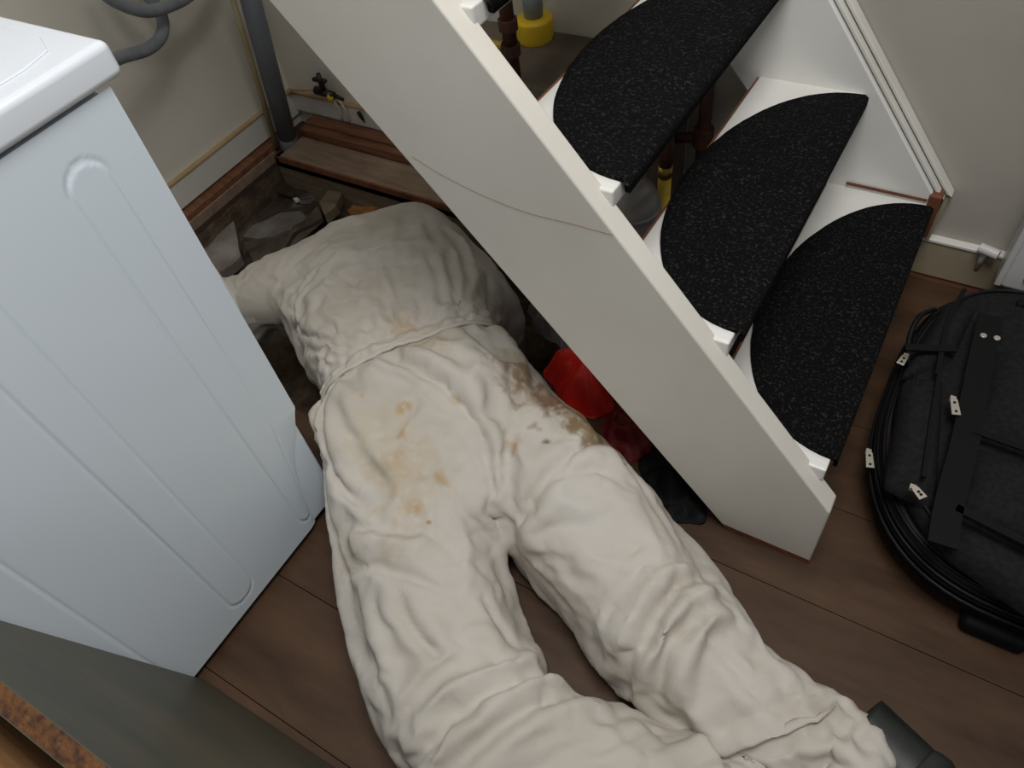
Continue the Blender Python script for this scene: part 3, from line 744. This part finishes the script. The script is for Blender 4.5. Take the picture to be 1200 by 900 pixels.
# raw form of the loose coverall
VOX, BK, GROW, NF = .0118, .83, -.18, 40
raw = figure(.98).build('raw', 'coverall')
r = raw.modifiers.new('r', 'REMESH'); r.mode = 'VOXEL'; r.voxel_size = VOX
s_ = raw.modifiers.new('s', 'SMOOTH'); s_.iterations = 12; s_.factor = .5
me = realise(raw); bpy.data.objects.remove(raw)
cloth = newobj('coverall', me, smooth=True)
# folds: (photo points, level, height, width); positive stands up, negative is a valley
FOLDS = [
 # seat
 ([(597, 612), (592, 560), (596, 505)], .2, -.020, .012), ([(598, 606), (625, 570), (660, 535), (705, 500)], .2, -.020, .012),
 ([(430, 430), (500, 465), (555, 510), (575, 560)], .22, -.012, .012), ([(455, 420), (530, 455), (575, 500)], .22, .010, .014),
 ([(372, 490), (395, 560), (440, 600)], .2, -.012, .012), ([(395, 455), (430, 520), (470, 575)], .22, .010, .016),
 ([(560, 405), (600, 450), (600, 500)], .22, -.010, .012), ([(640, 470), (690, 510), (720, 560)], .2, .012, .016), ([(650, 560), (700, 545), (740, 560)], .2, -.012, .012),
 # left thigh and knee
 ([(392, 652), (440, 660), (470, 672), (520, 690)], .18, -.016, .011), ([(400, 630), (450, 640), (510, 650)], .18, .012, .014),
 ([(465, 690), (480, 730), (510, 765)], .18, -.013, .011), ([(425, 690), (440, 750), (455, 800)], .18, .013, .014), ([(560, 690), (580, 720), (590, 750)], .18, -.010, .012),
 ([(440, 870), (500, 815), (560, 780), (612, 765)], .17, .022, .012), ([(455, 845), (500, 795), (545, 765)], .17, -.016, .010),
 ([(462, 892), (530, 840), (600, 800), (650, 785)], .17, .020, .012), ([(450, 885), (520, 825), (590, 785), (625, 775)], .17, -.018, .008),
 ([(505, 905), (570, 860), (640, 820), (700, 805)], .17, .016, .012), ([(490, 900), (560, 845), (620, 810), (665, 795)], .17, -.018, .008),
 ([(530, 738), (555, 733), (590, 750), (620, 770)], .17, .014, .010), ([(560, 910), (620, 870), (690, 850)], .17, -.012, .012), ([(700, 880), (760, 850), (790, 845)], .16, -.010, .012),
 # right thigh, knee and calf
 ([(620, 690), (660, 700), (680, 740)], .18, -.012, .010), ([(700, 740), (725, 690), (760, 655), (800, 640)], .18, .018, .013), ([(690, 715), (715, 675), (745, 640)], .18, -.014, .012),
 ([(720, 775), (750, 725), (775, 690), (812, 665)], .17, .022, .012), ([(712, 760), (738, 710), (768, 670), (805, 650)], .17, -.018, .009),
 ([(765, 790), (780, 740), (800, 705), (835, 690)], .17, .018, .012), ([(745, 785), (765, 730), (790, 695)], .17, -.016, .009), ([(690, 760), (740, 790), (800, 820)], .16, -.012, .010),
 ([(820, 730), (850, 770), (900, 800)], .16, -.012, .012), ([(850, 850), (900, 830), (960, 800)], .15, -.014, .010), ([(870, 830), (920, 805), (965, 775)], .15, .012, .012),
 ([(960, 800), (985, 790), (1010, 810)], .14, .012, .009), ([(955, 825), (985, 812), (1005, 835)], .14, -.012, .009), ([(900, 870), (950, 850), (990, 850)], .14, .012, .011),
 # back of the blouse, gathers running from the waist
 ([(408, 432), (360, 395), (318, 350)], .2, -.014, .010), ([(425, 420), (385, 375), (345, 330)], .2, .012, .011), ([(392, 445), (350, 415), (315, 385)], .2, .012, .010),
 ([(445, 408), (410, 365), (380, 325)], .2, -.012, .010), ([(380, 458), (345, 435), (325, 405)], .2, -.012, .008), ([(480, 398), (455, 355), (440, 310)], .2, .008, .012),
 ([(538, 385), (535, 340), (520, 290)], .2, -.014, .010), ([(552, 383), (560, 335), (545, 290), (520, 262)], .2, .014, .011), ([(568, 383), (576, 340), (565, 295)], .2, -.014, .009),
 ([(515, 388), (505, 350), (492, 300)], .2, .008, .012), ([(590, 388), (594, 350), (582, 312)], .18, .012, .010), ([(330, 300), (400, 330), (430, 350)], .17, -.008, .014),
 ([(384, 262), (400, 275), (418, 272), (440, 280)], .14, .012, .008), ([(300, 320), (325, 330), (350, 345)], .12, -.014, .010),
]
n_ = len(me.vertices)
co = np.empty(n_ * 3); me.vertices.foreach_get('co', co); co = co.reshape(-1, 3)
no = np.empty(n_ * 3); me.vertices.foreach_get('normal', no); no = no.reshape(-1, 3)
disp = np.array([mnoise.fractal(Vector(p) * 9, 1, 2, 3) for p in co]) * .007
for px, z, amp, wid in FOLDS:
    P = np.array([tuple(p) for p in smooth_path([at(x, y, z) for x, y in px], 4)])
    best = np.full(n_, 9.); along = np.zeros(n_)
    for i in range(len(P) - 1):
        a, b = P[i, :2], P[i + 1, :2]; ab = b - a; L2 = (ab @ ab) + 1e-12
        t = np.clip((co[:, :2] - a) @ ab / L2, 0, 1)
        dd = np.linalg.norm(co[:, :2] - (a + t[:, None] * ab), axis=1)
        m = dd < best; best[m] = dd[m]; along[m] = ((i + t) / (len(P) - 1))[m]
    fade = np.clip(np.sin(np.pi * np.clip(along, .04, .96)) * 1.8, 0, 1)
    disp += amp * np.exp(-(best / wid) ** 2) * fade * np.clip(no[:, 2] * 1.6, 0, 1)
me.vertices.foreach_set('co', (co + no * disp[:, None]).ravel())
# drawn-in bands: waist elastic and ankle cuff
wc = np.array(at(486, 441, .12)); wn = np.array((-.80, .60, .0)); wn /= np.linalg.norm(wn)
t_ = (co - wc) @ wn; rad = np.linalg.norm((co - wc) - t_[:, None] * wn, axis=1)
w = np.clip(1.35 - np.abs(t_) / .014, 0, 1) * (rad < .285)
vg = cloth.vertex_groups.new(name='tight')
for i in np.nonzero(w > 0)[0]: vg.add([int(i)], float(w[i]), 'REPLACE')
# what the cloth lies on
def collider(o, fr):
    o.modifiers.new('c', 'COLLISION'); o.collision.thickness_outer = .003; o.collision.thickness_inner = .02; o.collision.cloth_friction = fr
fb = figure(BK).build('form', 'skin'); r = fb.modifiers.new('r', 'REMESH'); r.mode = 'VOXEL'; r.voxel_size = .02
s_ = fb.modifiers.new('s', 'SMOOTH'); s_.iterations = 10
bme = realise(fb); bpy.data.objects.remove(fb)
fb = newobj('form', bme); collider(fb, 20)
gb = MB().box(HX1, 1.6, -1.2, YB, -.08, 0).box(WX1, HX1, -1.2, HY0, -.08, 0).box(-1.36, WX1, -.2, WY1, -.08, .8)
gb = gb.build('ground', 'dirt'); collider(gb, 40)
c = cloth.modifiers.new('cl', 'CLOTH'); s = c.settings
s.quality = 5; s.mass = .2; s.tension_stiffness = 25; s.compression_stiffness = 25; s.shear_stiffness = 8; s.bending_stiffness = .006
s.tension_damping = 8; s.compression_damping = 8; s.shear_damping = 8; s.bending_damping = .5; s.air_damping = 2
s.shrink_min = GROW; s.shrink_max = .26; s.vertex_group_shrink = 'tight'; s.effector_weights.gravity = .22
c.collision_settings.distance_min = .004; c.collision_settings.use_self_collision = False; c.collision_settings.collision_quality = 2
S.frame_start = 1; S.frame_end = NF; c.point_cache.frame_start = 1; c.point_cache.frame_end = NF
for fr in range(1, NF + 1): S.frame_set(fr)
me2 = realise(cloth); S.frame_set(1)
cloth.modifiers.clear(); cloth.data = me2; bpy.data.objects.remove(gb); bpy.data.objects.remove(fb)
cloth.data.materials.clear()
q_ = cloth.modifiers.new('sub', 'SUBSURF'); q_.levels = 1; q_.render_levels = 1
me2 = realise(cloth); cloth.modifiers.clear(); cloth.data = me2; me2.materials.append(MATS['coverall'])
me2.polygons.foreach_set('use_smooth', [True] * len(me2.polygons))
n_ = len(me2.vertices)
co = np.empty(n_ * 3); me2.vertices.foreach_get('co', co); co = co.reshape(-1, 3)
no = np.empty(n_ * 3); me2.vertices.foreach_get('normal', no); no = no.reshape(-1, 3)
# gathers either side of the elastic, thin creases in the folds, fine crumpling
u3 = np.array((wn[1], -wn[0], 0)); t_ = (co - wc) @ wn; u_ = (co - wc) @ u3; v_ = co[:, 2] - wc[2]; rad = np.hypot(u_, v_)
an_ = np.arctan2(v_, u_)
def basis(a): return np.stack([np.ones_like(a)] + [g(k * a) for k in range(1, 7) for g in (np.cos, np.sin)], 1)
sel = (np.abs(t_) < .02) & (rad < .30)
fit = np.linalg.lstsq(basis(an_[sel]), rad[sel], rcond=None)[0]
near = (np.abs(t_) < .07) & (rad < .30)
tgt = basis(an_) @ fit - .005
wt_ = np.exp(-(t_ / .016) ** 2) * near
new = rad + (tgt - rad) * wt_
dirs = (u_[:, None] * u3 + v_[:, None] * np.array((0, 0, 1.))) / np.maximum(rad, 1e-6)[:, None]
co = co + dirs * (new - rad)[:, None]
ang = np.arctan2((co[:, 2] - wc[2]) * 1.9, u_)
wob = np.array([mnoise.noise(Vector(q) * 7) for q in co])
gath = np.sin(ang * 17 + wob * 7) + .6 * np.sin(ang * 31 + wob * 12)
disp = .0032 * gath * np.exp(-np.maximum(np.abs(t_) - .004, 0) / np.where(t_ > 0, .055, .045)) * (rad < .30) * np.clip(np.abs(t_) / .008, 0, 1)
disp += -.004 * np.exp(-(np.abs(t_) / .006) ** 2) * (rad < .30)
for px, z, amp, wid in FOLDS:
    if amp > 0: continue
    P = np.array([tuple(q) for q in smooth_path([at(x, y, z) for x, y in px], 4)])
    best = np.full(n_, 9.)
    for i in range(len(P) - 1):
        a, b = P[i, :2], P[i + 1, :2]; ab = b - a
        t = np.clip((co[:, :2] - a) @ ab / ((ab @ ab) + 1e-12), 0, 1)
        best = np.minimum(best, np.linalg.norm(co[:, :2] - (a + t[:, None] * ab), axis=1))
    disp -= .0045 * np.exp(-(best / .0055) ** 2) * np.clip(no[:, 2] * 1.6, 0, 1)
off = Vector((3, 7, 1))
rid = np.array([abs(mnoise.noise(Vector((q[0] * 11, q[1] * 11, q[2] * 11)) + mnoise.noise_vector(Vector(q) * 6) * .8 + off)) for q in co])
rid2 = np.array([abs(mnoise.noise(Vector((q[0] * 5, q[1] * 5, q[2] * 5)) + mnoise.noise_vector(Vector(q) * 4) * .7)) for q in co])
disp += .0045 * (np.sqrt(rid) - .4) + .008 * (np.sqrt(rid2) - .4)
co2 = co + no * disp[:, None]; low = co2[:, 2] < .002
co2[low & (co[:, 2] > 0), 2] = .002
me2.vertices.foreach_set('co', co2.ravel())

person = empty('person', (0, 0, 0)); person.location = at(500, 560, 0)
tag(person, 'person in a stained white coverall lying face down with head in the floor hatch', 'person')
cloth.parent = person; cloth.matrix_parent_inverse = Matrix.Translation(-person.location)
# waist elastic: a thin gathered welt lying in the drawn-in line
ra = np.linspace(0, 2 * math.pi, 120, endpoint=False); rr = basis(ra) @ fit - .0035
pts = [Vector(tuple(wc + u3 * (r_ * math.cos(a)) + np.array((0, 0, r_ * math.sin(a))) + wn * .0012 * math.sin(a * 23))) for a, r_ in zip(ra, rr)]
MB().tube(pts + pts[:1], .0042, 8, cap=False).build('waist_elastic', 'coverall', person, smooth=True)['label'] = 'gathered waist seam'

# the body inside, one continuous surface: trunk, legs, neck, head, arms and hands
hd = figure(.72)
def ball(mb, c, rx, ry, rz, rot=Matrix(), n=20, m=14):
    v = []; f = []
    for j in range(m + 1):
        th = math.pi * j / m
        for i in range(n):
            a = 2 * math.pi * i / n
            v.append(Vector(c) + rot @ Vector((rx * math.sin(th) * math.cos(a), ry * math.sin(th) * math.sin(a), rz * math.cos(th))))
    for j in range(m):
        for i in range(n): f.append((j * n + i, j * n + (i + 1) % n, (j + 1) * n + (i + 1) % n, (j + 1) * n + i))
    mb.add(v, f)
sh = at(455, 298, .03); ax = Vector((-.52, .85, 0)).normalized()
hc = sh + ax * .05 + Vector((0, 0, -.16)); sd = ax.cross(Vector((0, 0, 1))).normalized()
loft(hd, [(sh - ax * .06, .075, .06), (sh + ax * .02 + Vector((0, 0, -.05)), .056, .056), (hc + Vector((0, 0, .03)), .055, .055)])
face = -ax                                   # looks back under the chest, crown down
Rh = Matrix((sd, -face, Vector((0, 0, 1)))).transposed()
ball(hd, hc, .074, .092, .112, Rh); ball(hd, hc + face * .03 + Vector((0, 0, .055)), .055, .065, .055, Rh)   # skull, jaw
ball(hd, hc + face * .098 + Vector((0, 0, .012)), .013, .018, .024, Rh)                                  # nose
for q in (-1, 1):
    ball(hd, hc + sd * q * .076, .010, .020, .030, Rh); ball(hd, hc + face * .084 + sd * q * .030 + Vector((0, 0, -.012)), .015, .012, .012, Rh)
ball(hd, hc + face * .090 + Vector((0, 0, .048)), .026, .010, .009, Rh)
def hand(mb, wr, d, up, side):
    d = Vector(d).normalized(); up = Vector(up); s2 = d.cross(up).normalized() * side; up = s2.cross(d) * side
    loft(mb, [(wr - d * .03, .028, .022), (wr + d * .02, .034, .018), (wr + d * .06, .042, .016), (wr + d * .09, .040, .014)], n=16)
    for k, (o_, L_) in enumerate(((-.031, .062), (-.011, .072), (.010, .068), (.030, .052))):
        b0 = wr + d * .085 + s2 * o_
        loft(mb, [(b0, .0095, .009), (b0 + d * L_ * .45 + s2 * o_ * .15 - up * .006, .009, .0085), (b0 + d * L_ * .8 + s2 * o_ * .2 - up * .018, .008, .0078), (b0 + d * L_ + s2 * o_ * .22 - up * .030, .006, .006)], n=10)
    b0 = wr + d * .030 - s2 * .030
    loft(mb, [(b0, .013, .012), (b0 + d * .030 - s2 * .022 - up * .006, .011, .0105), (b0 + d * .058 - s2 * .030 - up * .014, .008, .008)], n=10)
lw = Vector((-1.42, .60, -.27)); rw = at(565, 365, -.30)
hand(hd, lw, (-.2, .5, -.35), (0, .3, 1), 1); hand(hd, rw, (-.5, .5, -.25), (0, 0, 1), -1)
bo = hd.build('raw', 'skin'); r = bo.modifiers.new('r', 'REMESH'); r.mode = 'VOXEL'; r.voxel_size = .007
s_ = bo.modifiers.new('s', 'SMOOTH'); s_.iterations = 3
bm_ = realise(bo); bpy.data.objects.remove(bo); bm_.name = 'body'
body = newobj('body', bm_, smooth=True); body.parent = person; body.matrix_parent_inverse = Matrix.Translation(-person.location)
hb = MB(); n0 = 22
ball(hb, hc - face * .012 + Vector((0, 0, -.016)), .080, .096, .108, Rh, 26, 18)
hb.v = [tuple(Vector(p) + Vector((1, 1, 1)) * .003 * mnoise.noise(Vector(p) * 60)) for p in hb.v]
hb.build('hair', 'hair', person, smooth=True)
# boots, soles turned up
def boot(an, d, lab):
    d = Vector(d).normalized(); up = Vector((0, 0, 1)); l = d.cross(up)
    b = MB()
    loft(b, [(an - d * .05 + up * .0, .045, .045), (an + d * .0, .047, .047), (an + d * .035 + up * .002, .046, .048), (an + d * .09 - up * .016, .043, .038), (an + d * .16 - up * .030, .047, .032), (an + d * .21 - up * .040, .040, .026), (an + d * .235 - up * .044, .018, .014)], n=24, ex=2.3)
    o = b.build('boot', 'boot', person, smooth=True); o['label'] = lab
    so = MB()
    loft(so, [(an + d * .028 + up * .046, .030, .014), (an + d * .045 + up * .046, .037, .014), (an + d * .075 + up * .030, .034, .011), (an + d * .15 + up * .004, .045, .008), (an + d * .20 - up * .010, .042, .008), (an + d * .238 - up * .024, .020, .007)], n=18, ex=4)
    so.build('sole', 'sole', o, smooth=True)
e1 = at(1036, 884, .066); boot(e1 + Vector((.005, 0, 0)), Vector((.92, -.40, -.06)), 'dark boot at the end of the outstretched leg')
e2 = at(925, 1018, .07); boot(e2 + Vector((.02, 0, 0)), Vector((1, .1, -.06)), 'dark boot of the bent leg')
